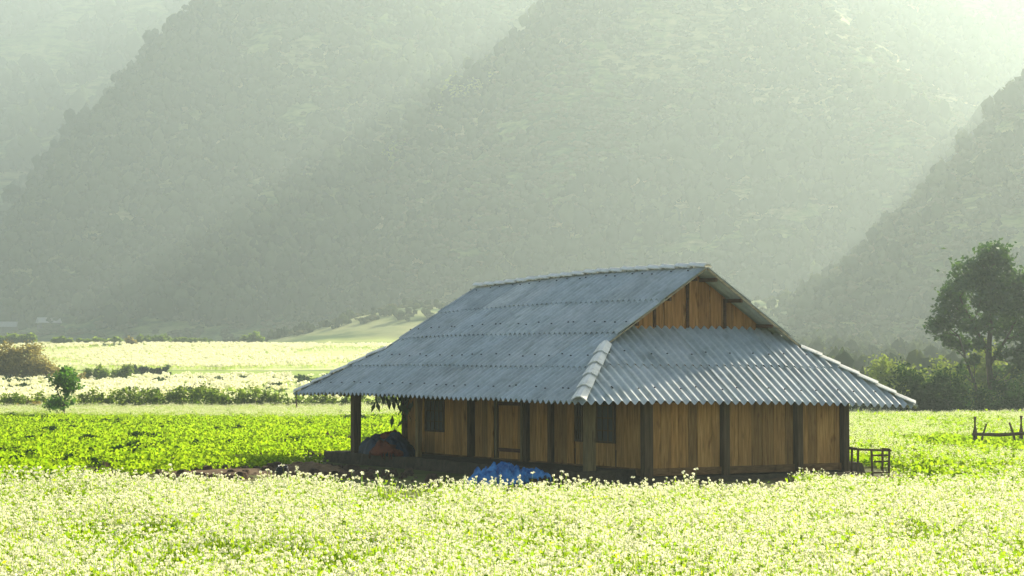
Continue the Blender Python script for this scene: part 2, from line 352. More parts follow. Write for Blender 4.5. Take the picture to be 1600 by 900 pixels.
def scatter(name, P, S, protos, label=None, cat=None, tilt=.0, kind='stuff'):
    n = len(P); m = bpy.data.meshes.new(name); m.vertices.add(n); m.vertices.foreach_set('co', np.asarray(P, np.float32).ravel())
    for an, tp, val in (('scl', 'FLOAT', S), ('pick', 'INT', rng.integers(0, len(protos), n))):
        at = m.attributes.new(an, tp, 'POINT'); at.data.foreach_set('value', np.asarray(val, np.float32 if tp == 'FLOAT' else np.int32))
    at = m.attributes.new('rot', 'FLOAT_VECTOR', 'POINT')
    rt = np.stack([rng.normal(size=n) * tilt, rng.normal(size=n) * tilt, rng.random(n) * 6.283], 1); at.data.foreach_set('vector', rt.astype(np.float32).ravel())
    o = bpy.data.objects.new(name, m); link(o)
    ng = bpy.data.node_groups.new(name, 'GeometryNodeTree')
    ng.interface.new_socket('Geometry', in_out='INPUT', socket_type='NodeSocketGeometry'); ng.interface.new_socket('Geometry', in_out='OUTPUT', socket_type='NodeSocketGeometry')
    gi, go = ng.nodes.new('NodeGroupInput'), ng.nodes.new('NodeGroupOutput')
    iop = ng.nodes.new('GeometryNodeInstanceOnPoints'); g2i = ng.nodes.new('GeometryNodeGeometryToInstance')
    for p in reversed(protos):
        oi = ng.nodes.new('GeometryNodeObjectInfo'); oi.inputs['Object'].default_value = p; ng.links.new(oi.outputs['Geometry'], g2i.inputs[0])
    def attr(nm, tp):
        a = ng.nodes.new('GeometryNodeInputNamedAttribute'); a.data_type = tp; a.inputs[0].default_value = nm; return a.outputs['Attribute']
    ng.links.new(gi.outputs[0], iop.inputs['Points']); ng.links.new(g2i.outputs[0], iop.inputs['Instance'])
    iop.inputs['Pick Instance'].default_value = True
    ng.links.new(attr('pick', 'INT'), iop.inputs['Instance Index']); ng.links.new(attr('rot', 'FLOAT_VECTOR'), iop.inputs['Rotation'])
    ng.links.new(attr('scl', 'FLOAT'), iop.inputs['Scale']); ng.links.new(iop.outputs[0], go.inputs[0])
    md = o.modifiers.new('scatter', 'NODES'); md.node_group = ng
    tag(o, label, cat, None, kind); return o

# crowns on the mountains
def tuft_proto(i, n, size, mk, up=1.0):
    rs = np.random.default_rng(500 + i); cc = rs.normal(size=(5, 3)) * [.28, .28, .16] + [0, 0, .34 * up]; c = cc[rs.integers(0, 5, n)]; d = rs.normal(size=(n, 3)) * .17
    V, Q = leaf_quads(c + d * [1, 1, up], size, rs); return proto('tuft', [(V, Q, mk)])
def crown_proto(i, n, size, mk, up=1.0, leaves=26):
    rs = np.random.default_rng(100 + i); parts = []; cs = []
    for q in range(4):
        c = rs.normal(size=3) * [.26, .26, .16] + [0, 0, .42 * up]; r = .30 + .14 * rs.random(); cs.append(c); nu, nv = 9, 6
        th, ph = np.meshgrid(np.linspace(0, 2 * np.pi, nu + 1)[:-1], np.linspace(.12, np.pi - .12, nv)); d = np.stack([np.cos(th) * np.sin(ph), np.sin(th) * np.sin(ph), np.cos(ph)], -1).reshape(-1, 3)
        rr = r * (1 + .22 * rs.normal(size=(len(d), 1))); V = c + d * rr * [1, 1, .85 * up]
        k = np.arange(nv - 1)[:, None] * nu; j = np.arange(nu)[None]; Q = np.stack([k + j, k + (j + 1) % nu, k + nu + (j + 1) % nu, k + nu + j], -1).reshape(-1, 4)[:, ::-1]
        parts.append((V, Q, mk))
    cs = np.array(cs); d = rs.normal(size=(leaves, 3)); d /= np.linalg.norm(d, axis=1)[:, None]
    V, Q = leaf_quads(cs[rs.integers(0, 4, leaves)] + d * (.36 + .1 * rs.random((leaves, 1))) * [1, 1, up], .2, rs); parts.append((V, Q, mk))
    o = proto('hill_crown', parts); o.data.polygons.foreach_set('use_smooth', [True] * len(o.data.polygons)); return o
crowns = [crown_proto(i, 80, .36, 'hillveg', 1 + .35 * (i % 3)) for i in range(4)]
scrub = [crown_proto(10 + i, 40, .36, 'hilldry', .6) for i in range(3)]
def on_hill(f, box, n, lo, hi, seed, dens=None):
    rs = np.random.default_rng(seed); x = rs.uniform(box[0], box[1], n); y = rs.uniform(box[2], box[3], n)
    z = f(x, y); k = (z > gz(x, y) + lo) & (z < hi) & (np.abs(x) < y * .32 + 15)
    if dens is not None: k &= (fbm(x * .03, y * .03, 3, seed) + rs.normal(size=n) * .25 > dens)
    return np.stack([x, y, z], 1)[k]
Pf, Sf = [], []
for (f, bx_), n, s, d in zip(HILLS, (32000, 60000, 40000, 32000, 9000), (5.2, 8, 7.2, 4.6, 16), (.0, .0, -.25, -.1, -2)):
    p = on_hill(f, bx_, n, 6, 999, int(n), d); Pf.append(p - [0, 0, s * .15]); Sf.append(s * (.6 + .8 * rng.random(len(p)) ** 2))
# keep only what can face the valley
scatter('mountain_forest', np.concatenate(Pf), np.concatenate(Sf), crowns, 'forest covering the hazy mountains')
Pf = []
for (f, bx_), n in zip(HILLS[:4], (30000, 14000, 12000, 16000)): Pf.append(on_hill(f, bx_, n, 1, 999, int(n) + 5, -.6))
Pf = np.concatenate(Pf)
scatter('mountain_scrub', Pf, 2.4 + 2.6 * rng.random(len(Pf)), scrub, 'low scrub and dry grass on the mountain slopes')

def ridge_pts(f, d0, d1, pxs, seed, sink=4, back=22):
    rs = np.random.default_rng(seed); out = []
    for px in pxs:
        Dd = np.linspace(d0, d1, 400); x_ = X(px, Dd); z_ = f(x_, Dd); i = int(np.argmax((z_ - CH) / Dd)); out.append((x_[i] + rs.normal() * 4, Dd[i] - rs.uniform(-4, back), z_[i] - sink - rs.uniform(0, 5)))
    return np.array(out)
rs = np.random.default_rng(77)
rim = ridge_pts(fM2, 640, 1130, list(rs.uniform(390, 470, 14)) + list(rs.uniform(470, 600, 40)) + list(rs.uniform(600, 760, 16)), 77)
rim2 = np.concatenate([ridge_pts(fM1, 780, 1500, rs.uniform(0, 330, 110), 78, 3, 30), ridge_pts(fM3, 400, 1050, rs.uniform(1180, 1640, 90), 79, 3, 30), ridge_pts(fM2, 640, 1130, rs.uniform(560, 1000, 70), 80)])
scatter('ridge_trees', rim2, 3.5 + 6 * rs.random(len(rim2)) ** 1.5, crowns, 'ragged trees along the mountain ridges')
rimc = [tuft_proto(40 + i, 120, .24, 'yellow', 1.2) for i in range(3)]  # lighter yellow leaf stands in for rim light on the ridge
scatter('ridge_bushes', np.array(rim), 4 + 5 * rs.random(len(rim)), rimc, 'yellow green bushes along the mountain ridge, rim light put into paler leaves')
kn = on_hill(fK, (-110, 200, 572, 640), 700, -1.5, 99, 5); scatter('knoll_scrub', kn, 1.0 + 1.6 * rng.random(len(kn)), scrub + crowns, 'scrub on the grassy knoll')
rs = np.random.default_rng(5); sx_ = rs.uniform(34, 160, 5000); sy_ = rs.uniform(155, 620, 5000); kq = (sx_ < sy_ * .32) & (rs.random(5000) < .8); sx_, sy_ = sx_[kq], sy_[kq]
scatter('scrubland', np.stack([sx_, sy_, np.maximum(gz(sx_, sy_), fM3(sx_, sy_))], 1), .8 + 2.4 * rs.random(len(sx_)) ** 2, scrub + crowns, 'rough scrub beyond the right hand hedge')

# ---------------------------------------------------------------- field plants
def flower_proto(i, hgt, heads, nl=16, hs=.05, petn=7, tall=0):
    rs = np.random.default_rng(200 + i)
    n = heads; tops = np.stack([rs.normal(size=n) * .13, rs.normal(size=n) * .13, hgt * (.72 + .3 * rs.random(n))], 1)
    base = tops * [.25, .25, 0]; sv, sq = blades(base, tops, .012, rs)
    pc = np.repeat(tops, petn, 0); d = rs.normal(size=(n * petn, 3)); d /= np.linalg.norm(d, axis=1)[:, None]
    pv, pq = leaf_quads(pc + d * hs * .38 * [1, 1, .7], hs * .52, rs, 1, .9)
    lc = np.stack([rs.normal(size=nl) * .14, rs.normal(size=nl) * .14, hgt * (.2 + .72 * rs.random(nl))], 1)
    lv, lq = leaf_quads(lc, .095, rs, .8, .4)
    return proto('flowering_plant', [(sv, sq, 'stem'), (pv, pq, 'petal'), (lv, lq, 'stem')])
flowers = [flower_proto(i, .52 + .045 * i, 14 + i % 3) for i in range(5)]
tallfl = [flower_proto(20 + i, .74, 3, 8, .08) for i in range(3)]
greens = [flower_proto(30 + i, .42, 1, 30) for i in range(3)]
def leafclump(i, n=40, h=.2, s=.085):
    rs = np.random.default_rng(300 + i)
    c = np.stack([rs.normal(size=n) * .16, rs.normal(size=n) * .16, h * (.2 + .8 * rs.random(n))], 1)
    V, Q = leaf_quads(c, s, rs, .55, .75); return proto('leafy_plant', [(V, Q, 'leafy')])
leafy = [leafclump(i) for i in range(4)]
def pts(x0, x1, y0, y1, dens, seed, keep):
    rs = np.random.default_rng(seed); n = int((x1 - x0) * (y1 - y0) * dens)
    x = rs.uniform(x0, x1, n); y = rs.uniform(y0, y1, n)
    k = (np.abs(x) < y * .285 + 4) & keep(x, y, rs)
    x, y = x[k], y[k]; return np.stack([x, y, gz(x, y)], 1)
# house frame (local x = across the gable, local y = along the ridge, origin = near eave corner)
HA = R(31.175); HB = (1.593, 47.078)
def hl(x, y): # world -> house local
    dx, dy = x - HB[0], y - HB[1]; return dx * math.cos(HA) + dy * math.sin(HA), -dx * math.sin(HA) + dy * math.cos(HA)
def hw(t, s, z=0): return Vector((HB[0] + t * math.cos(HA) - s * math.sin(HA), HB[1] + t * math.sin(HA) + s * math.cos(HA), z))
def edge(x):                                    # far edge of the front flower field
    return np.interp(x, [-20, -8, -5, -1, 1.5, 6, 10, 14], [43, 40.6, 39.2, 37.3, 37.2, 37.6, 38.6, 41]) + .5 * fbm(x * .8, x * 0, 2, 3)
def bandfree(x, y):
    t, s = hl(x, y); return ~((t > -.6) & (t < 12.2) & (s > -.5) & (s < 17.5))
P1 = pts(-16, 17, 19, 50, 24, 1, lambda x, y, r: (y < edge(x)) & (fbm(x * .5, y * .25, 3, 4) + r.normal(size=len(x)) * .22 > -.26) & (y < 50))
scatter('flower_field', P1, .85 + .3 * rng.random(len(P1)), flowers, 'white flowering field filling the foreground', tilt=.08)
P1b = pts(-16, 17, 19, 50, 11, 2, lambda x, y, r: (y < edge(x)) & (fbm(x * .7, y * .35, 3, 4) < .5))
scatter('field_greens', P1b, .8 + .5 * rng.random(len(P1b)), greens, 'green stems and leaves among the white flowers', tilt=.15)
P1c = pts(-16, 17, 36, 50, 1.6, 3, lambda x, y, r: (y < edge(x) + .4) & (y > edge(x) - 4))
scatter('tall_flowers', P1c, .9 + .35 * rng.random(len(P1c)), tallfl, 'taller white blossoms along the far edge of the flower field', tilt=.1)
# green vegetable field on the left, soil showing through
def lfk(x, y, r):
    soilgap = fbm(x * .45, y * .22, 3, 14)
    front = 57.5 + 1.2 * fbm(x * .5, x * 0, 2, 8) - np.clip(-6.5 - x, 0, 8) * 1.3
    return (x < 6 + (y - 60) * .05) & bandfree(x, y) & (y > front) & (y < 112 + 5 * fbm(x * .1, x * 0, 2, 71)) & (soilgap + r.normal(size=len(x)) * .06 > -.30 + .12 * (y < 85))
P2 = pts(-45, 12, 46, 139, 8.5, 4, lfk)
scatter('leafy_field', P2, 1.0 + .5 * rng.random(len(P2)), leafy, 'bright green leafy crop in the field left of the house', tilt=.2)
P2b = pts(-45, 12, 102, 140, 5, 6, lambda x, y, r: (x < 8) & (fbm(x * .1, y * .1, 2, 44) + (y - 110) * .08 + r.normal(size=len(x)) * .2 > 0))
scatter('pale_flower_strip', P2b, .55 + .3 * rng.random(len(P2b)), flowers, 'pale flowering strip along the hedge at the far side of the green field')
# field on the right of the house
P3 = pts(5, 45, 40, 122, 9, 7, lambda x, y, r: (y >= edge(x)) & bandfree(x, y) & (x > 6.5) & ~((x > 14) & (y > 60) & (y < 75)) & ~((x < 10.9) & (y > 45.5) & (y < 51.5)) & (fbm(x * .25, y * .12, 3, 19) + r.normal(size=len(x)) * .25 > -.25))
scatter('flower_field', P3, .55 + .3 * rng.random(len(P3)), flowers, 'thin white blossom over the field right of the house')
P3b = pts(5, 45, 40, 122, 8, 8, lambda x, y, r: (y >= edge(x)) & bandfree(x, y) & (x > 6.5) & ~((x > 14) & (y > 61) & (y < 73) & (r.random(len(x)) < .75)) & ~((x < 10.9) & (y > 45.5) & (y < 51.5)))
scatter('leafy_field', P3b, 1.1 + .6 * rng.random(len(P3b)), leafy, 'green leaves of the field right of the house', tilt=.2)
# far pale fields beyond the hedge
P4 = pts(-120, 40, 150, 470, .55, 9, lambda x, y, r: (x < 20) & ~((y > 268 + 9 * fbm(x * .05, x * 0, 3, 81)) & (y < 322 + 12 * fbm(x * .04, x * 0, 3, 82))) & (fM1(x, y) < gz(x, y) - 0) & (fM2(x, y) < gz(x, y) - 0) & (fbm(x * .05, y * .012, 3, 29) + r.normal(size=len(x)) * .15 > -.12))
bigfl = [flower_proto(40 + i, .7, 9, 8, .3, 6) for i in range(3)]
scatter('far_flower_field', P4, 1 + .5 * rng.random(len(P4)), bigfl, 'far pale flower fields below the mountains')
rs = np.random.default_rng(21); tx = rs.uniform(-70, 5, 1400); ty = rs.uniform(172, 262, 1400); kq = (np.abs(tx) < ty * .3) & (fbm(tx * .06, ty * .05, 3, 90) > .12); tx, ty = tx[kq], ty[kq]
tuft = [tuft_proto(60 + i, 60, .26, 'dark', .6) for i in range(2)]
scatter('field_tufts', np.stack([tx, ty, gz(tx, ty)], 1), .5 + 1.3 * rs.random(len(tx)) ** 2, tuft, 'dark tufts and clumps scattered in the pale field')
# clods
rs = np.random.default_rng(31); n = 2600; tx = rs.uniform(-34, 4, n); ty = 52 + 62 * rs.random(n) ** 1.3
kq = bandfree(tx, ty) & (fbm(tx * .35, ty * .3, 2, 14) + .35 * fbm(tx * .06, ty * .05, 2, 92) > .40) & (ty > 54); tx, ty = tx[kq], ty[kq]
scatter('dark_weeds', np.stack([tx, ty, gz(tx, ty) + .12], 1), +.22 + .26 * rs.random(len(tx)), tuft, 'dark weeds and dark clods among the bright green crop')  # tufts of dark leaf set just above the crop
def clod(i):
    rs = np.random.default_rng(400 + i); m = MB()
    th = np.linspace(0, 2 * math.pi, 8)[:-1]; rr = .12 + .08 * rs.random(7); h = .07 + .08 * rs.random()
    m.add([(r_ * math.cos(t), r_ * math.sin(t), -.02) for r_, t in zip(rr, th)] + [(r_ * .6 * math.cos(t), r_ * .6 * math.sin(t), h * (.7 + .5 * rs.random())) for r_, t in zip(rr, th)] + [(0, 0, h * 1.1)],
          [(a, (a + 1) % 7, (a + 1) % 7 + 7, a + 7) for a in range(7)] + [(a + 7, (a + 1) % 7 + 7, 14) for a in range(7)])
    return bpy.data.objects.new('soil_clod', m.mesh('soil_clod', M['clod']))
clods = [clod(i) for i in range(4)]
P5 = pts(-40, 8, 46, 135, 3.0, 10, lambda x, y, r: bandfree(x, y) & (fbm(x * .45, y * .22, 3, 14) + r.normal(size=len(x)) * .05 < -.30 + .1 * (y < 85)))
P5b = pts(-8.8, -2.5, 50.5, 57, 4, 12, lambda x, y, r: bandfree(x, y))
P5 = np.concatenate([P5, P5b])
scatter('soil_clods', P5, .4 + 1.0 * rng.random(len(P5)) ** 2, clods, 'dark clods of soil between the green crop rows')

# ---------------------------------------------------------------- farmhouse
L, W, HE, HR = 16.445, 11.066, 2.0, 5.584
R2, GW = 2.14, 2.88                             # rake overhang edge and gable wall, measured along the ridge from the end eave
TN = (HR - HE) / (W / 2); TE = 2.243 * TN / R2
RATIO = TE / TN
cp = np.array([(0, 0, .02), (0, L, .06), (W, 0, -.2), (W / 2, R2, -.02), (W / 2, L - R2, -.09), (2.2, L - R2, .08), (W - 2.2, R2, .03), (2.24, R2, .05), (0, L / 2, .085), (W / 2, L / 2, .06), (W * .5, 0, -.01), (W, L, 0), (W, L / 2, .05)])
kk = lambda a, b: np.exp(-((a[:, None, 0] - b[None, :, 0]) ** 2 + (a[:, None, 1] - b[None, :, 1]) ** 2) / 2 / 4.2 ** 2)
cw = np.linalg.solve(kk(cp, cp) + np.eye(len(cp)) * .03, cp[:, 2])
def sag(t, s):
    a = np.stack([np.atleast_1d(np.asarray(t, float)).ravel(), np.atleast_1d(np.asarray(s, float)).ravel()], 1); return kk(a, cp) @ cw
house = empty('farmhouse', (HB[0], HB[1], 0), HA)
tag(house, 'wooden farmhouse with grey corrugated hip and gable roof in the flower fields', 'house')
FACES = {'front': (lambda a, b: (b, a), L, TN, W / 2, 4, 1.385), 'back': (lambda a, b: (W - b, a), L, TN, W / 2, 4, 1.385),
         'end': (lambda a, b: (a, b), W, TE, GW, 2, GW / 2), 'far': (lambda a, b: (a, L - b), W, TE, GW, 2, GW / 2)}
def bmax(face, a):
    if face in ('front', 'back'):
        e = min(a, L - a); return (e * RATIO) if e < R2 - 1e-6 else W / 2 - .02
    return min(a / RATIO, (W - a) / RATIO, GW)
roof = empty('roof', parent=house)
PITCH, AMP = .26, .05
boltmb = MB()
def roof_pt(face, a, b, dz):
    t, s = FACES[face][0](a, b); return (t, s, dz + HE + FACES[face][2] * b)
nsheet = 0
for face in ('front', 'end', 'back', 'far'):
    _, A, tanp, top, rows, rl = FACES[face]
    sw = PITCH * 5; nc = math.ceil(A / sw); off0 = (A - nc * sw) / 2
    for r_ in range(rows):
        for c_ in range(nc):
            a0, a1 = max(off0 + c_ * sw, 0.0), min(off0 + (c_ + 1) * sw, A)
            if r_ == rows - 1 or True:
                b0 = r_ * rl - (.13 if r_ else 0); b1 = min((r_ + 1) * rl, top)
            aa = list(np.arange(a0, a1, PITCH / 8)) + [a1 + (.02 if a1 < A else 0)]
            if face in ('front', 'back'):
                for q in (R2, L - R2):
                    if a0 < q < a1: aa += [q - .002, q + .002]
                aa.sort()
            jl, jt = random.uniform(-.006, .006), random.uniform(-.01, .01)
            seg = []                                         # columns
            js = random.uniform(-.012, .012)
            for a in aa:
                bm = bmax(face, min(max(a, 0), A))
                e1 = min(b1, bm)
                if e1 - b0 > .02: seg.append((a, b0 + js if r_ else b0 + js, e1))
            if len(seg) < 3: continue
            nb = 3; vs = []; fs = []
            for (a, p, q) in seg:
                for th in (0, 1):
                    for k in range(nb + 1):
                        b = p + (q - p) * k / nb
                        lift = .012 + .042 * (1 - (b - b0) / (b1 - b0)) * (1 if r_ else .3) + jl + jt * (a - a0)
                        cor = AMP * math.cos(2 * math.pi * a / PITCH)
                        vs.append(roof_pt(face, a, b, lift + cor - th * .012))
            vs = np.array(vs); vs[:, 2] += sag(vs[:, 0], vs[:, 1])
            m_ = 2 * (nb + 1)
            for i in range(len(seg) - 1):
                for k in range(nb):
                    o_ = i * m_ + k
                    fs.append((o_, o_ + m_, o_ + m_ + 1, o_ + 1)); o_ += nb + 1
                    fs.append((o_, o_ + 1, o_ + m_ + 1, o_ + m_))
                fs.append((i * m_, i * m_ + nb + 1, (i + 1) * m_ + nb + 1, (i + 1) * m_))
                fs.append((i * m_ + nb, (i + 1) * m_ + nb, (i + 1) * m_ + 2 * nb + 1, i * m_ + 2 * nb + 1))
            for i in (0, len(seg) - 1):
                for k in range(nb): o_ = i * m_ + k; fs.append((o_, o_ + 1, o_ + nb + 2, o_ + nb + 1))
            if face in ('front', 'far'): fs = [f_[::-1] for f_ in fs]
            me = mesh_np('roof_sheet', vs, np.array(fs), M['sheet'])
            me.polygons.foreach_set('use_smooth', [True] * len(fs)); 
            try: me.set_sharp_from_angle(angle=R(50))
            except Exception: pass
            link(bpy.data.objects.new('roof_sheet', me), roof); nsheet += 1
            for kx in (1, 4):                                 # bolts on crests
                a = (round((a0 + kx * PITCH) / PITCH)) * PITCH + random.choice((0, 0, PITCH))
                b = b0 + .42 + random.uniform(-.05, .05) + (.75 if r_ == rows - 1 and face == 'front' else 0)
                if 0 < a < A and b < bmax(face, a) - .1 and face in ('front', 'end'):
                    p = roof_pt(face, a, b, AMP + .03 + .02 * (1 if r_ else .3)); z = p[2] + float(sag(p[0], p[1])[0])
                    boltmb.tube([(p[0], p[1], z - .01), (p[0], p[1], z + .018)], [.03, .022], 6)
tag(boltmb.obj('roof_bolts', M['bolt'], roof), kind='stuff')

def cap_piece(p, q, wd, drop, flare=.04):
    """saddle tile from p (lower) to q (upper)"""
    p, q = Vector(p), Vector(q); d = (q - p).normalized(); side = d.cross(Vector((0, 0, 1))).normalized()
    mb = MB(); vs = []
    for c, f_ in ((p - d * .07, flare), (q, -.012)):
        for th in (0, -.03):
            for k, (u, h) in enumerate(((-1, -drop), (-.28, -drop * .12), (.28, -drop * .12), (1, -drop))):
                vs.append(c + side * u * (wd + f_ * .6) + Vector((0, 0, h + .055 + f_ + th)))
    fs = []
    for k in range(3): fs += [(k, k + 1, 8 + k + 1, 8 + k), (4 + k, 12 + k, 12 + k + 1, 4 + k + 1), (k, 4 + k, 5 + k, k + 1), (8 + k, 9 + k, 13 + k, 12 + k)]
    fs += [(0, 8, 12, 4), (3, 7, 15, 11)]
    mb.add(vs, fs); return mb
def cap_run(p0, p1, n, wd, drop):
    p0, p1 = np.array(p0, float), np.array(p1, float)
    for i in range(n):
        a, b = p0 + (p1 - p0) * i / n, p0 + (p1 - p0) * (i + 1) / n
        a[2] += sag(a[0], a[1])[0]; b[2] += sag(b[0], b[1])[0]; jx = np.array([random.uniform(-.012, .012), random.uniform(-.012, .012), random.uniform(-.004, .012)])
        cap_piece(a + jx, b + jx, wd, drop).obj('ridge_cap', M['cap'], roof)
up = AMP + .01
cap_run((W / 2, L - R2 + .05, HR + up), (W / 2, R2 - .03, HR + up), 19, .15, .09)
J = R2 * RATIO
cap_run((.1, .1, HE + .1 * TN + up), (J + .04, R2 + .04, HE + J * TN + up + .03), 5, .17, .10)
cap_run((W - .1, .1, HE + .1 * TN + up), (W - J - .05, R2 + .02, HE + J * TN + up), 6, .17, .08)
cap_run((.1, L - .1, HE + .1 * TN + up), (J, L - R2, HE + J * TN + up), 5, .17, .08)
cap_run((W - .1, L - .1, HE + .1 * TN + up), (W - J, L - R2, HE + J * TN + up), 5, .17, .08)

def zroof(t, s):
    z = HE + TN * min(t, W - t)
    e = min(s, L - s)
    if e < R2: z = min(z, HE + TE * e)
    return z + float(sag(t, s)[0])
# purlins, wall plates and rafters
for side in (0, 1):
    for b in (.25, 1.3, 2.25, 3.3, 4.35, 5.2):
        t = b if side == 0 else W - b; e = max(R2 + .03, b / RATIO + .08) if b < J + .3 else R2 + .03
        if b < J: e = b / RATIO + .1
        pth = []
        mb = MB(); n = 8
        for i in range(n):
            s0, s1 = e + (L - 2 * e) * i / n, e + (L - 2 * e) * (i + 1) / n
            mb.bar((t, s0, HE + TN * b - .115 + float(sag(t, s0)[0])), (t, s1, HE + TN * b - .115 + float(sag(t, s1)[0])), .07, .10)
        mb.obj('purlin', M['beam'], roof)
for y0 in (0, 1):
    for b in (.3, 1.5, 2.4):
        s = b if y0 == 0 else L - b; mb = MB(); a0 = b * RATIO + .15
        for i in range(6):
            t0, t1 = a0 + (W - 2 * a0) * i / 6, a0 + (W - 2 * a0) * (i + 1) / 6
            mb.bar((t0, s, HE + TE * b - .11 + float(sag(t0, s)[0])), (t1, s, HE + TE * b - .11 + float(sag(t1, s)[0])), .10, .07)
        mb.obj('purlin', M['beam'], roof)
for s in (GW + .12, 5.5, 8.3, 11, L - GW - .12):
    for side in (0, 1):
        mb = MB(); tt = lambda b: b if side == 0 else W - b
        for i in range(5):
            b0, b1 = .3 + 5.1 * i / 5, .3 + 5.1 * (i + 1) / 5
            mb.bar((tt(b0), s, HE + TN * b0 - .22 + float(sag(tt(b0), s)[0])), (tt(b1), s, HE + TN * b1 - .22 + float(sag(tt(b1), s)[0])), .08, .11)
        mb.obj('rafter', M['beam'], roof)
# pale strips along the two front verges, sunlit roof edge put into their colour
for side in (0, 1):
    tt = lambda b: b if side == 0 else W - b; mb = MB(); b_ = [J + .08 + (W / 2 - J - .1) * i / 6 for i in range(7)]
    for i in range(6):
        z0, z1 = [HE + TN * q - .035 + float(sag(tt(q), R2)[0]) for q in (b_[i], b_[i + 1])]
        mb.bar((tt(b_[i]), R2 + .02, z0), (tt(b_[i + 1]), R2 + .02, z1), .02, .03 if side == 0 else .06)
    mb.obj('lit_verge_strip', M['lit_edge'], roof)

# --- walls. px -> wall coordinate
def s_of(px, t):                                 # on the plane local x = t
    k = (px - 800) / F; ca, sa = math.cos(HA), math.sin(HA)
    # X = HBx + t ca - s sa ; Y = HBy + t sa + s ca ; X = k Y
    return (HB[0] + t * ca - k * (HB[1] + t * sa)) / (sa + k * ca)
def t_of(px, s):
    k = (px - 800) / F; ca, sa = math.cos(HA), math.sin(HA)
    return (HB[0] - s * sa - k * (HB[1] + s * ca)) / (k * sa - ca)
WT, WS = 2.406, .62
WTE, WSE = t_of(1317, WS), s_of(632, WT)         # far corners of the walls
def plank_obj(axis, fixed, a, b, z0, z1, parent, m, th=.028, zt=None, name='plank', jit=True):
    """vertical board on plane; axis 'y': wall along y at x=fixed (faces -x); 'x': wall along x at y=fixed (faces -y)"""
    j = random.uniform(-.012, .008) if jit else 0
    if zt is None:
        q = (lambda c: zroof(fixed, c)) if axis == 'y' else (lambda c: zroof(c, fixed))
        zt = (min(z1, q(a) - .16), min(z1, q(b) - .16))
    za, zb = zt
    g = .004; a += g; b -= g
    prof = [(a, z0), (b, z0), (b, zb), (a, za)]; vs = []
    for dd in (0, th):
        for (p, z) in prof: vs.append((fixed + j + dd, p, z) if axis == 'y' else (p, fixed + j + dd, z))
    mb = MB(); fs = [(0, 1, 2, 3), (7, 6, 5, 4), (0, 4, 5, 1), (1, 5, 6, 2), (2, 6, 7, 3), (3, 7, 4, 0)]
    if axis == 'y': fs = [f[::-1] for f in fs]
    mb.add(vs, fs); return bevel(mb.obj(name, m, parent), .004)
def bay(axis, fixed, edges, z0, z1, parent, m='plank'):
    for a, b in zip(edges[:-1], edges[1:]): plank_obj(axis, fixed, min(a, b), max(a, b), z0, z1, parent, M[m])
def post(t, s, z0, z1, w_=.15, m='post', name='post', d=None, parent=None, lean=0):
    mb = MB(); d = d or w_; z1 = min(z1, zroof(t, s) - .14)
    mb.bar((t, s, z0), (t + lean, s + lean, z1), w_, d); return bevel(mb.obj(name, M[m], parent or house), .012)
ZT, ZR0, ZR1 = 2.95, .17, .36
def rail(axis, fixed, a, b, z0, z1, parent, off=-.02, m='rail'):
    a, b = min(a, b), max(a, b); mb = MB(); c = (fixed + off, (a + b) / 2, (z0 + z1) / 2) if axis == 'y' else ((a + b) / 2, fixed + off, (z0 + z1) / 2)
    mb.box(c, (.05, b - a, z1 - z0) if axis == 'y' else (b - a, .05, z1 - z0)); return bevel(mb.obj('bottom_rail' if z0 < 1 else 'top_rail', M[m], parent), .005)
def window(axis, fixed, a, b, z0, z1, parent, nv=3, nh=3):
    a, b = min(a, b), max(a, b); f = MB(); fw = .05
    def bx(p0, p1, q0, q1, d0, d1, mb):
        c, dd = (p0 + p1) / 2, p1 - p0
        if axis == 'y': mb.box((fixed + (d0 + d1) / 2, c, (q0 + q1) / 2), (d1 - d0, dd, q1 - q0))
        else: mb.box((c, fixed + (d0 + d1) / 2, (q0 + q1) / 2), (dd, d1 - d0, q1 - q0))
    bx(a, a + fw, z0, z1, -.035, .03, f); bx(b - fw, b, z0, z1, -.035, .03, f); bx(a + fw, b - fw, z0, z0 + fw, -.033, .03, f); bx(a + fw, b - fw, z1 - fw, z1, -.033, .03, f)
    fo = f.obj('window', M['post_dark'], parent)
    p = MB(); bx(a + fw, b - fw, z0 + fw, z1 - fw, .015, .025, p)
    for i in range(1, nv + 1):
        x = a + fw + (b - a - 2 * fw) * i / (nv + 1); bx(x - .012, x + .012, z0 + fw, z1 - fw, -.02, .01, f2 := MB()); f2.obj('window_bar', M['post_dark'], parent)
    for i in range(1, nh + 1):
        z = z0 + (z1 - z0) * i / (nh + 1); bx(a + fw, b - fw, z - .012, z + .012, -.018, .008, f2 := MB()); f2.obj('window_bar', M['post_dark'], parent)
    p.obj('pane', M['window'], parent)
# right (end) wall
ew = empty('end_wall', parent=house)
P_ = [1009, 1130.5, 1245, 1317]
pt = [t_of(p, WS) for p in P_]
for i, (t, wpx) in enumerate(zip(pt, (.27, .2, .2, .2))): post(t, WS - .03, -.1, 2.5, wpx, 'post_dark', d=.2)
for edges in ([1017, 1032, 1048, 1060, 1075, 1089, 1111, 1124], [1137, 1153, 1173, 1190, 1208, 1226, 1238], [1252, 1262, 1275, 1293, 1303, 1311]):
    e = [t_of(p, WS) for p in edges]; bay('x', WS, e, ZR1 - .01, 2.45, ew); rail('x', WS, e[0] - .02, e[-1] + .02, ZR0, ZR1, ew)
rail('x', WS, pt[0], pt[-1], 2.02, 2.14, ew, off=-.06)
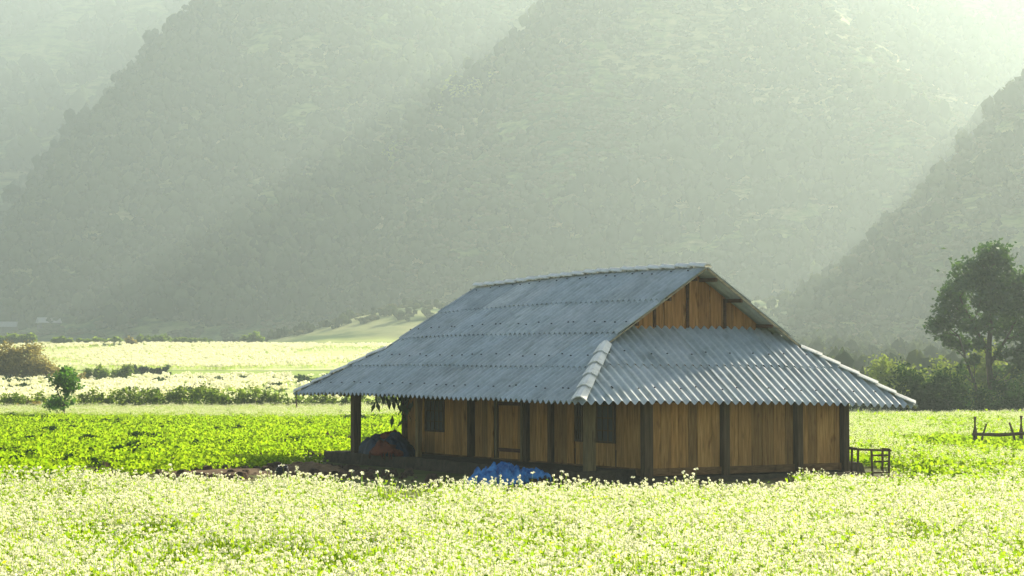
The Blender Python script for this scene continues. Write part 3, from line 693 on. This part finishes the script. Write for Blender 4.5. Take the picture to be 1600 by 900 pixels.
# front wall
fw_ = empty('front_wall', parent=house)
S = lambda px: s_of(px, WT)
for px, w_, m in ((634, .16, 'post'), (737, .18, 'post_dark'), (824, .16, 'post_dark'), (862, .16, 'post_dark')): post(WT - .02, S(px), -.1, 3.3, w_, m)
for e in ([637, 645, 655, 664], [695, 708, 721, 732], [742, 753, 762, 771], [828, 838, 848, 858], [866, 876, 886, 897], [962, 974, 986, 1000]):
    e = [S(p) for p in e]; bay('y', WT, e, ZR1 - .01, 3.35, fw_)
for a, b in ((637, 732), (742, 819), (828, 858), (866, 1001)): rail('y', WT, S(a), S(b), ZR0, ZR1, fw_)
for a, b in ((665, 694), (899, 911), (931, 960)):       # windows with boards below and above
    window('y', WT, S(a), S(b), 1.0 if a < 700 else .95, 2.25, fw_, 3 if a < 700 else 2, 3)
    for q in range(2):
        x0, x1 = S(a) + (S(b) - S(a)) * q / 2, S(a) + (S(b) - S(a)) * (q + 1) / 2
        plank_obj('y', WT, min(x0, x1), max(x0, x1), ZR1 - .01, (1.0 if a < 700 else .95), fw_, M['plank']); plank_obj('y', WT, min(x0, x1), max(x0, x1), 2.25, 3.35, fw_, M['plank'])
bay('y', WT, [S(p) for p in (911, 921, 931)], ZR1 - .01, 3.35, fw_)
# door with an upper grille
dr = MB(); a, b = sorted((S(775), S(818))); dr.box((WT - .01, a + .05, 1.3), (.07, .1, 2.2)); dr.box((WT - .01, b - .05, 1.3), (.07, .1, 2.2)); dr.box((WT - .01, (a + b) / 2, 2.35), (.065, b - a - .2, .1)); dr.obj('door_frame', M['post'], house)
door = empty('door', parent=house)
for i in range(5): plank_obj('y', WT + .03, a + .1 + (b - a - .2) * i / 5, a + .1 + (b - a - .2) * (i + 1) / 5, .2, 2.3, door, M['plank'])
for z in (.6, 1.9): q = MB(); q.box((WT + .01, (a + b) / 2, z), (.03, b - a - .22, .1)); q.obj('door_ledge', M['beam'], door)
for q0, q1 in ((a, b),): bay('y', WT, [q0, (q0 + q1) / 2, q1], 2.42, 3.35, fw_)
# back and far walls
bw = empty('back_wall', parent=house); n = 30
for i in range(n):
    y0, y1 = WS + (WSE - WS) * i / n, WS + (WSE - WS) * (i + 1) / n; plank_obj('y', WTE, y0, y1, .15, 3.2, bw, M['plank'])
n = 20
for i in range(n):
    x0, x1 = WT + .05 + (WTE - WT - .05) * i / n, WT + .05 + (WTE - WT - .05) * (i + 1) / n; plank_obj('x', WSE, x0, x1, .15, 3.0, bw, M['plank'])
for t in (WTE, (WT + WTE) / 2): post(t, WSE + .05, -.1, 3.3, .18, 'post')
# porch posts along the front
PT = 1.065
post(PT, 1.10, -.15, zroof(PT, 1.1) - .12, .24, 'post', 'porch_post')
post(PT, s_of(654.5, PT), -.15, zroof(PT, 10) - .12, .15, 'post', 'porch_post')
post(PT, s_of(556.5, PT), -.15, zroof(PT, 14.1) - .12, .25, 'post_dark', 'porch_post')
post(W - 1.0, s_of(556.5, PT), -.15, zroof(PT, 14.1) - .12, .22, 'post_dark', 'porch_post')
# gable walls
for gi, gy in ((0, GW), (1, L - GW)):
    gwl = empty('gable_wall', parent=house)
    ts = sorted([t_of(p, GW) for p in (986, 1003, 1020, 1038, 1056, 1074, 1092, 1110, 1128, 1146, 1164, 1182, 1200)]) if gi == 0 else list(np.linspace(3.2, W - 3.2, 12))
    for a, b in zip(ts[:-1], ts[1:]):
        if b > W - 2.9: continue
        zt = [HE + TN * min(q, W - q) - .05 + float(sag(q, gy)[0]) for q in (a, b)]
        zb = HE + TE * GW - .12
        if a < W / 2 < b: zt = [HR - .2, HR - .2]
        if min(zt) > zb + .02: plank_obj('x', gy + random.uniform(-.02, .02), a, b, zb, 0, gwl, M['plank_red'], zt=zt)
    if gi == 0:
        for p in (1021, 1073, 1131):
            t = t_of(p, GW); q = MB(); q.box((t, GW - .05, (HE + TE * GW + HE + TN * min(t, W - t)) / 2 - .02), (.07, .05, max(.1, TN * min(t, W - t) - TE * GW - .1))); q.obj('gable_stud', M['beam'], gwl)
    q = MB(); q.box((W / 2, gy + .06, HE + TE * GW - .16), (W - 6.6, .1, .12)); q.obj('tie_beam', M['beam'], gwl)
# earth plinth
def slab(name, pts_, h, m, parent=None, nseg=1, jag=.06, z0=-.05, seed=1):
    rs = random.Random(seed); out = []
    for (a, b) in zip(pts_, pts_[1:] + pts_[:1]):
        a, b = Vector(a), Vector(b); n_ = max(1, int((b - a).length / .35))
        for i in range(n_): q = a.lerp(b, i / n_); out.append((q.x + rs.uniform(-jag, jag), q.y + rs.uniform(-jag, jag)))
    n_ = len(out); cx, cy = sum(p[0] for p in out) / n_, sum(p[1] for p in out) / n_
    mb = MB(); vs = [(x + (x - cx) * .0, y, z0) for x, y in out]
    k_ = [.985 + .01 * rs.random() for _ in out]
    vs += [(cx + (x - cx) * k, cy + (y - cy) * k, h + rs.uniform(-.02, .02)) for (x, y), k in zip(out, k_)] + [(cx, cy, h)]
    mb.add(vs, [(i, (i + 1) % n_, n_ + (i + 1) % n_, n_ + i) for i in range(n_)] + [(n_ + i, n_ + (i + 1) % n_, 2 * n_) for i in range(n_)])
    return mb.obj(name, m, parent)
sl_ = s_of(500, .55)
slab('plinth', [(.62, .9), (W - 1.1, .9), (W - 1.1, sl_), (.62, sl_)], .32, M['plinth'], house, jag=.05)
slab('plinth', [(2.0, .25), (W - 1.9, .25), (W - 1.9, .88), (2.0, .88)], .13, M['plinth'], house, jag=.04, seed=4)

# ---------------------------------------------------------------- heaps, tarps and small things by the house
def cloth_heap(name, c, rx, ry, h, m, seed, parent=None, folds=.14, n=42, tail=0, rz=0, sub=None):
    u = np.linspace(-1, 1, n); Ug, Vg = np.meshgrid(u, u); r = np.sqrt(Ug ** 2 + Vg ** 2)
    env = np.clip(1 - (np.maximum(np.abs(Ug), np.abs(Vg)) * .35 + r * .65) ** 2.4, 0, 1) ** .75
    zz = h * env * (1 + .35 * fbm(Ug * 1.6 + seed, Vg * 1.6, 2, seed)) + folds * np.abs(fbm(Ug * 4.2, Vg * 4.2 + seed, 3, seed + 3)) * (env > 0) - folds * .25
    xx = Ug * rx * (1 + .12 * fbm(Ug * 2, Vg * 3, 2, seed + 7)); yy = Vg * ry * (1 + .12 * fbm(Ug * 3, Vg * 2, 2, seed + 9))
    zz = np.where(r > 1.06, -.12, np.maximum(zz, .004))
    V = np.stack([xx.ravel(), yy.ravel(), zz.ravel()], 1); i = (np.arange(n - 1)[:, None] * n + np.arange(n - 1)[None]).ravel()
    Q = np.stack([i, i + 1, i + n + 1, i + n], 1); rr = r.ravel(); Q = Q[(rr[Q] < 1.08).all(1)]
    me = mesh_np(name, V, Q, m); o = link(bpy.data.objects.new(name, me), parent); o.location = c; o.rotation_euler = (0, 0, rz)
    if parent is None: pass
    sd_ = o.modifiers.new('s', 'SOLIDIFY'); sd_.thickness = .008; return o
D = 48.2
th = empty('tarpaulin_heap', (X(786, D), D, float(gz(X(782, D), D))))
tag(th, 'crumpled bright blue tarpaulin thrown over rubbish in front of the house wall', 'tarpaulin')
cloth_heap('sheet', (-.05, 0, 0), .82, .5, .42, M['tarp'], 3, th, .38)
cloth_heap('sheet_tail', (.72, -.05, .16), .5, .16, .2, M['tarp'], 8, th, .2, 26, rz=-.1)
cloth_heap('rubbish', (.62, .1, 0), .55, .34, .26, M['soil'], 5, th, .16, 22)
hwp = hw(1.25, s_of(606, 1.25), .3); bd = empty('tarp_bundle', hwp, HA + R(90))
tag(bd, 'bulky bundle in dark navy tarpaulin with orange cloth on the open porch', 'bundle')
cloth_heap('navy_cover', (0, 0, .0), 1.5, .55, .62, M['tarp_navy'], 12, bd, .2)
cloth_heap('orange_cloth', (-.55, .26, .02), .95, .42, .4, M['tarp_red'], 15, bd, .14, 30)
cloth_heap('orange_fold', (-.1, -.1, .48), .5, .3, .24, M['tarp_red'], 18, bd, .14, 24)
# pot
def lathe(prof, n=20):
    mb = MB(); vs = [(r * math.cos(2 * math.pi * j / n), r * math.sin(2 * math.pi * j / n), z) for r, z in prof for j in range(n)]
    fs = [(i * n + j, i * n + (j + 1) % n, (i + 1) * n + (j + 1) % n, (i + 1) * n + j) for i in range(len(prof) - 1) for j in range(n)]
    mb.add(vs, fs + [tuple(range(n))[::-1]]); return mb
D = 51.5; px_ = X(441, D)
po = lathe([(.08, 0), (.15, .03), (.185, .13), (.17, .24), (.125, .30), (.14, .33), (.12, .33), (.1, .28), (.1, .1), (.02, .06)]).obj('cooking_pot', M['black'], smooth=True, loc=(px_, D, float(gz(px_, D)) - .02)); po.rotation_euler = (R(14), R(8), 0)
tag(po, 'small round blackened pot standing on the bare earth left of the porch', 'pot')
# earth bank and mound
def mound(name, cx, cy, rx, ry, h, m, seed, label, rz=0):
    o = cloth_heap(name, (cx, cy, float(gz(cx, cy)) - .03), rx, ry, h, m, seed, None, h * .6, 40, rz=rz); o.modifiers.clear(); tag(o, label, None, None, 'structure'); return o
mound('earth_bank', X(385, 53), 53.5, 3.2, 1.1, .12, M['soil'], 31, 'low bank of bare brown earth left of the porch', .05)
mound('earth_bank', X(478, 53), 53.6, 1.1, 1.0, .3, M['soil'], 35, 'brown earth ramp heaped against the porch floor')
mound('earth_mound', X(1322, 49.5), 50.2, 1.9, 1.0, .16, M['soil'], 33, 'bare reddish earth around the right house corner')
# rack
D = 50.8; rk = empty('wooden_rack', (X(1357, D), D, .12), R(12)); tag(rk, 'low open rack of thin wooden bars beside the right house corner', 'rack')
for x_, y_, hh in ((-.42, -.2, .7), (.0, -.2, .66), (.45, -.2, .64), (-.42, .22, .7), (.45, .22, .64)):
    q = MB(); q.bar((x_, y_, -.12), (x_ + random.uniform(-.03, .03), y_, hh - .04), .05, .05); bevel(q.obj('leg', M['post_dark'], rk), .006)
for a, b in (((-.52, -.22, .66), (.52, -.22, .62)), ((-.5, .24, .66), (.5, .24, .62)), ((-.45, -.24, .69), (-.45, .26, .69)), ((.47, -.24, .655), (.47, .26, .655)), ((.0, -.16, .5), (.46, -.16, .5)), ((.02, -.25, .34), (.46, -.25, .35)), ((-.45, -.16, .05), (.45, -.16, .05))):
    q = MB(); q.bar(a, b, .035, .045); q.obj('rail', M['post_dark'], rk)
# fence
D = 72.5; fe = empty('rail_fence', (X(1558, D), D, float(gz(X(1558, D), D)))); tag(fe, 'rough fence of leaning sticks and one rail in the right hand field', 'fence')
fx = lambda p: X(p, D) - X(1558, D)
for p, h, ln, w_ in ((1522, 1.12, 0, .16), (1535, .86, .12, .08), (1581, .9, -.13, .09), (1594, 1.15, 0, .15), (1655, 1.05, .03, .15)):
    q = MB(); q.tube([(fx(p) - ln, 0, -.15), (fx(p) - ln * .2, .02, h * .5), (fx(p) + ln, 0, h)], [w_ / 2, w_ / 2, w_ * .42], 7); q.obj('post', M['post_dark'], fe)
q = MB(); q.tube([(fx(1517), -.08, .47), (fx(1560), -.06, .44), (fx(1600), -.08, .5), (fx(1664), -.08, .46)], [.06, .07, .06, .055], 7); q.obj('rail', M['post_dark'], fe)
# stake under the far eave corner
D = 128; q = MB(); q.tube([(0, 0, -.1), (.04, 0, .6), (.02, 0, 1.15)], [.05, .06, .04], 6); st = q.obj('wooden_stake', M['post_dark'], loc=(X(463, D), D, float(gz(X(463, D), D)))); tag(st, 'single dark stake in the hedge just past the left end of the eave', 'stake')

# ---------------------------------------------------------------- trees, bushes, hedges
def leaf_blob(blobs, size, dens, seed, flat=.6, shell=.55, aspect=.6):
    rs = np.random.default_rng(seed); C = []
    for (c, r) in blobs:
        r = np.array(r if hasattr(r, '__len__') else (r, r, r), float); n = max(30, int(2.3 * dens * (r[0] * r[1] * r[2]) ** (2 / 3.)))
        k = 9; sub = rs.normal(size=(k, 3)); sub /= np.linalg.norm(sub, axis=1)[:, None]; sub *= (.3 + .65 * rs.random((k, 1)))
        d = rs.normal(size=(n, 3)) * (.16 + .18 * rs.random((n, 1)))
        C.append(np.array(c) + (sub[rs.integers(0, k, n)] + d) * r)
    C = np.concatenate(C); V, Q = leaf_quads(C, size, rs, flat, aspect); return V, Q
def leaf_obj(name, V, Q, m, parent): return link(bpy.data.objects.new(name, mesh_np(name, V, Q, M[m])), parent)
def tree_from_px(label, basepx, D, trunk, blobs, size, dens, m, seed, rt=.16, cat='tree', name='tree', gap=None, depth=.8):
    bx_, bz_ = X(basepx, D), float(gz(X(basepx, D), D)); t = empty(name, (bx_, D, bz_)); tag(t, label, cat)
    rs = random.Random(seed); bl = []; tb = MB()
    lp = lambda px, py, dy=0: Vector((X(px, D) - bx_, dy, Z(py, D) - bz_))
    paths = [[lp(*p) for p in pth] for pth, _ in trunk]
    paths[0][0].z = -.2
    for pth, (_, r0) in zip(paths, trunk):
        k = len(pth); tb.tube(pth, [r0 * (1 - .6 * i / (k - 1)) for i in range(k)], 8)
    nodes = [q for pth in paths for q in pth[1:]]
    for (px, py, r) in blobs:
        rr = 1.3 * r / ppm(D); c = lp(px, py, rs.uniform(-depth, depth) * rr * 1.6); bl.append((c, (rr, rr, rr * .85)))
        nd = min(nodes, key=lambda q: (q - c).length + (3 if q.z > c.z else 0)); mid = nd.lerp(c, .5) + Vector((0, 0, -.08 * (c - nd).length))
        tb.tube([nd, mid, c], [rt * .33, rt * .22, rt * .08], 5, cap=False)
        for _ in range(3):
            e = c + Vector((rs.uniform(-1, 1), rs.uniform(-1, 1), rs.uniform(-.6, .9))) * rr * .7; tb.tube([mid, e], [rt * .12, rt * .04], 4, cap=False)
    tb.obj('trunk', M['bark'], t, smooth=True)
    V, Q = leaf_blob(bl, size, dens, seed); leaf_obj('crown', V, Q, m, t); return t
tree_from_px('tall dark broadleaf tree standing over the hedge at the right edge', 1548, 131,
    [([(1547, 645), (1548, 600), (1544, 560), (1548, 510), (1552, 450), (1553, 410)], .3), ([(1535, 642), (1522, 600), (1508, 560), (1498, 525)], .13), ([(1546, 570), (1572, 530), (1598, 480)], .13), ([(1545, 550), (1520, 505), (1500, 465)], .12)],
    [(1551, 401, 24), (1530, 415, 22), (1566, 410, 18), (1512, 438, 24), (1548, 440, 30), (1588, 442, 24), (1494, 468, 24), (1526, 470, 26), (1566, 474, 26), (1606, 470, 32), (1474, 494, 20), (1500, 505, 22), (1532, 506, 18), (1590, 508, 26), (1628, 455, 30), (1640, 500, 32), (1622, 535, 26), (1490, 532, 15), (1512, 538, 14), (1468, 512, 13), (1596, 545, 18), (1610, 575, 16), (1536, 540, 12), (1520, 562, 11), (1566, 548, 13), (1584, 572, 14), (1504, 578, 9), (1560, 580, 9), (1630, 600, 18), (1560, 392, 12), (1640, 560, 24)], .33, 185, 'tree', 61)
tree_from_px('small young tree with bright green round crown in the left field', 100, 113,
    [([(100, 656), (101, 635), (104, 610), (106, 590)], .09), ([(101, 632), (92, 615), (88, 605)], .05)],
    [(104, 588, 12), (98, 596, 11), (113, 594, 12), (118, 606, 9), (108, 610, 9), (92, 602, 9), (86, 626, 12), (78, 632, 10), (95, 632, 9), (112, 624, 8), (103, 582, 10), (109, 598, 11), (95, 589, 9)], .18, 430, 'young', 62, .09)
def bush(label, boxes, D, size, dens, m, seed, name='bush', cat='bush', group=None, depth=1.2):
    """boxes: (px0, px1, ytop, ybase) rows of foliage"""
    cx = (boxes[0][0] + boxes[0][1]) / 2; bx_ = X(cx, D); bz_ = float(gz(bx_, D)); t = empty(name, (bx_, D, bz_)); tag(t, label, cat, group)
    rs = random.Random(seed); bl = []; stm = MB()
    for (p0, p1, yt, yb) in boxes:
        h = (yb - yt) / ppm(D); wd = (p1 - p0) / ppm(D); n = max(2, int(wd / h * 2.4))
        for i in range(n):
            px = p0 + (p1 - p0) * (i + .5) / n + rs.uniform(-.3, .3) * (p1 - p0) / n
            hh = h * rs.uniform(.7, 1.08); r = hh * .42; yy = rs.uniform(-depth, depth) * .6
            z0 = Z(yb, D) - bz_; bl.append(((X(px, D) - bx_, yy, z0 + hh * .30), (r * 1.2, r * 1.1, r * .9))); bl.append(((X(px, D) - bx_ + rs.uniform(-.3, .3) * r, yy, z0 + hh * .68), (r * .9, r * .9, r * .75)))
            for _ in range(3):
                a = Vector((X(px, D) - bx_ + rs.uniform(-.2, .2), yy, -.1 if abs(z0) < 3 else z0)); stm.tube([a, a + Vector((rs.uniform(-.4, .4) * r, rs.uniform(-.3, .3) * r, hh * rs.uniform(.7, 1.12)))], [.03, .01], 4, cap=False)
    stm.obj('stems', M['bark'], t); V, Q = leaf_blob(bl, size, dens, seed); leaf_obj('foliage', V, Q, m, t); return t
gD = D_of
# right hand side
bush('dark hedge running behind the right hand field under the tall tree', [(1330, 1640, 604, 657)], 119, .2, 260, 'dark', 71, 'hedge', 'hedge', depth=2.0)
bush('round dark leafy bush in front of the tall tree', [(1418, 1500, 562, 655)], 117, .24, 240, 'dark', 72)
bush('sunlit yellow green thicket behind the tall tree', [(1460, 1660, 540, 640), (1500, 1600, 565, 640)], 150, .3, 120, 'yellow', 73, 'thicket')
bush('thin yellow green shrub between the roof end and the dark bush', [(1368, 1390, 548, 615)], 150, .26, 120, 'yellow', 74)
bush('taller thin yellow shrub nearest the round dark bush', [(1395, 1440, 560, 620)], 156, .26, 130, 'yellow', 75)
bush('dark undergrowth at the far right behind the fence', [(1560, 1660, 590, 652)], 121, .22, 220, 'dark', 76, 'bush')
# left hand hedge row
for i, (p0, p1, yt, yb, lab, m) in enumerate([(2, 70, 610, 641, 'low scruffy hedge at the far left edge behind the green field', 'grassy'), (122, 250, 606, 639, 'green hedge section just right of the young tree', 'grassy'), (225, 345, 600, 640, 'thick dark green hedge section in the middle of the hedge row', 'grassy'),
    (330, 445, 603, 640, 'hedge section with feathery tops left of the stake', 'grassy'), (445, 560, 615, 639, 'low hedge section partly under the left eave', 'grassy'), (560, 660, 612, 638, 'hedge seen through the open porch', 'grassy')]):
    bush(lab, [(p0, p1, yt, yb)], 139 + (i % 3) * 1.2, .22, 210, m, 80 + i, 'hedge', 'hedge', 'hedge row beyond the green field')
bush('heap of dry brown stalks between the left hedge and the young tree', [(28, 96, 626, 643)], 137, .2, 150, 'dry', 91, 'brushwood', 'brushwood')
d_ = gD(597); bush('large yellow brown bush at the left edge of the photo', [(-40, 58, 532, 598), (40, 92, 560, 598)], d_, .34, 190, 'dry', 92, depth=3)
d_ = gD(598); bush('dark low bush in the pale field right of the brown bush', [(133, 206, 570, 597)], d_, .36, 170, 'grassy', 93, depth=2)
bush('dry tuft beside the dark low bush', [(92, 134, 578, 600)], gD(601), .3, 130, 'dry', 98, depth=2)
d_ = gD(588); bush('flat dark green bush farther back in the pale field', [(196, 260, 571, 588)], d_, .4, 170, 'dark', 94, depth=2)
for i, (p0, p1, yt, yb) in enumerate([(80, 130, 526, 541), (128, 190, 528, 541), (215, 262, 524, 539), (262, 330, 528, 538), (380, 410, 520, 536), (0, 52, 522, 540), (198, 216, 527, 545)]):
    bush(['bushes at the mountain foot above the brown bush', 'second row of bushes at the mountain foot', 'rounded bushes at the foot of the path', 'long low bushes right of the path foot', 'single pale bush at the end of the far field', 'green bushes at the left edge under the mountain', 'small dry tree at the foot of the path'][i], [(p0, p1, yt, yb)], gD(max(yb, 534)), .9, 120, 'dry' if i in (6,) else 'grassy', 110 + i, group='bushes along the mountain foot', depth=3)
for i, (px, py, r) in enumerate([(332, 648, 10), (358, 647, 16), (535, 648, 16)]):
    bush(['small dark twig heap in the pale strip', 'wider dark twig heap in the pale strip', 'dark twig heap just left of the porch post'][i], [(px - r, px + r, py - 7, py + 6)], 124 - i * 3, .16, 110, 'clodleaf' if False else 'dark', 130 + i, 'twig_heap', 'twig heap', 'twig heaps in the pale strip', .5)
# leafy branch hanging at the porch
hb = hw(1.5, s_of(628, 1.5), 0); br = empty('hanging_branch', (hb.x, hb.y, 2.15)); tag(br, 'leafy branch with drooping dark leaves hanging under the porch roof', 'branch')
q = MB(); q.tube([(0.15, 0, .35), (0, 0, .1), (-.3, .05, .0), (-.65, 0, -.15)], [.03, .025, .02, .01], 5); q.tube([(0, 0, .1), (.05, 0, -.4), (0, 0, -.8)], [.025, .02, .01], 5); q.obj('twigs', M['bark'], br)
rs = np.random.default_rng(9); n = 46; h_ = n // 2
C = np.concatenate([np.stack([rs.uniform(-.8, .2, h_), rs.normal(size=h_) * .15, rs.uniform(-.25, .1, h_)], 1), np.stack([rs.normal(size=h_) * .2 + .05, rs.normal(size=h_) * .15, rs.uniform(-.75, .2, h_)], 1)])
a = np.stack([rs.normal(size=n) * .28, rs.normal(size=n) * .28, -np.ones(n)], 1); ph = rs.random(n) * 3.14; b = np.stack([np.cos(ph), np.sin(ph), 0 * ph], 1)
s_ = (.13 + .07 * rs.random(n))[:, None]; V = np.stack([C, C + a * s_ + b * .065, C + a * s_ * 2.1, C + a * s_ - b * .065], 1).reshape(-1, 3)
leaf_obj('leaves', V, np.arange(n * 4).reshape(n, 4), 'tree', br)

# distant huts at the mountain foot
def hut(px, py, w_, label):
    Dd = np.linspace(520, 1400, 2000); x_ = X(px, Dd); z_ = np.maximum(gz(x_, Dd), fM1(x_, Dd)); i = int(np.argmax(HZ - (z_ - CH) / Dd * F <= py)); D = float(Dd[i])
    t = empty('distant_hut', (float(x_[i]), D, float(z_[i])), R(25)); tag(t, label, 'hut', 'huts at the mountain foot')
    q = MB(); q.box((0, 0, .8), (w_, w_ * .6, 3.4)); q.obj('wall', M['hutwall'], t)
    q = MB(); q.add([(-w_ / 2 - .6, -w_ * .42, 2.2), (w_ / 2 + .6, -w_ * .42, 2.2), (w_ / 2 + .6, w_ * .42, 2.2), (-w_ / 2 - .6, w_ * .42, 2.2), (-w_ / 2 - .4, 0, 4.6), (w_ / 2 + .4, 0, 4.6)], [(0, 1, 5, 4), (3, 4, 5, 2), (0, 4, 3), (1, 2, 5), (0, 3, 2, 1)]); q.obj('roof', M['hutroof'], t)
hut(76, 513, 9, 'small hut with pale gabled roof below the left mountain'); hut(14, 519, 7, 'hut at the left edge below the mountain')

# ---------------------------------------------------------------- haze
vm = bpy.data.materials.new('haze'); vm.use_nodes = True; nt = vm.node_tree; nt.nodes.clear()
out = N(nt, 'ShaderNodeOutputMaterial'); pv = N(nt, 'ShaderNodeVolumePrincipled'); nt.links.new(pv.outputs[0], out.inputs['Volume'])
pv.inputs['Color'].default_value = (.81, .97, .93, 1); pv.inputs['Density'].default_value = HAZE_DENSITY; pv.inputs['Anisotropy'].default_value = HAZE_G
hz_ = MB(); hz_.box((0, 1165, 234), (3100, 2450, 470)); ho = hz_.obj('haze', vm); tag(ho, kind='stuff')
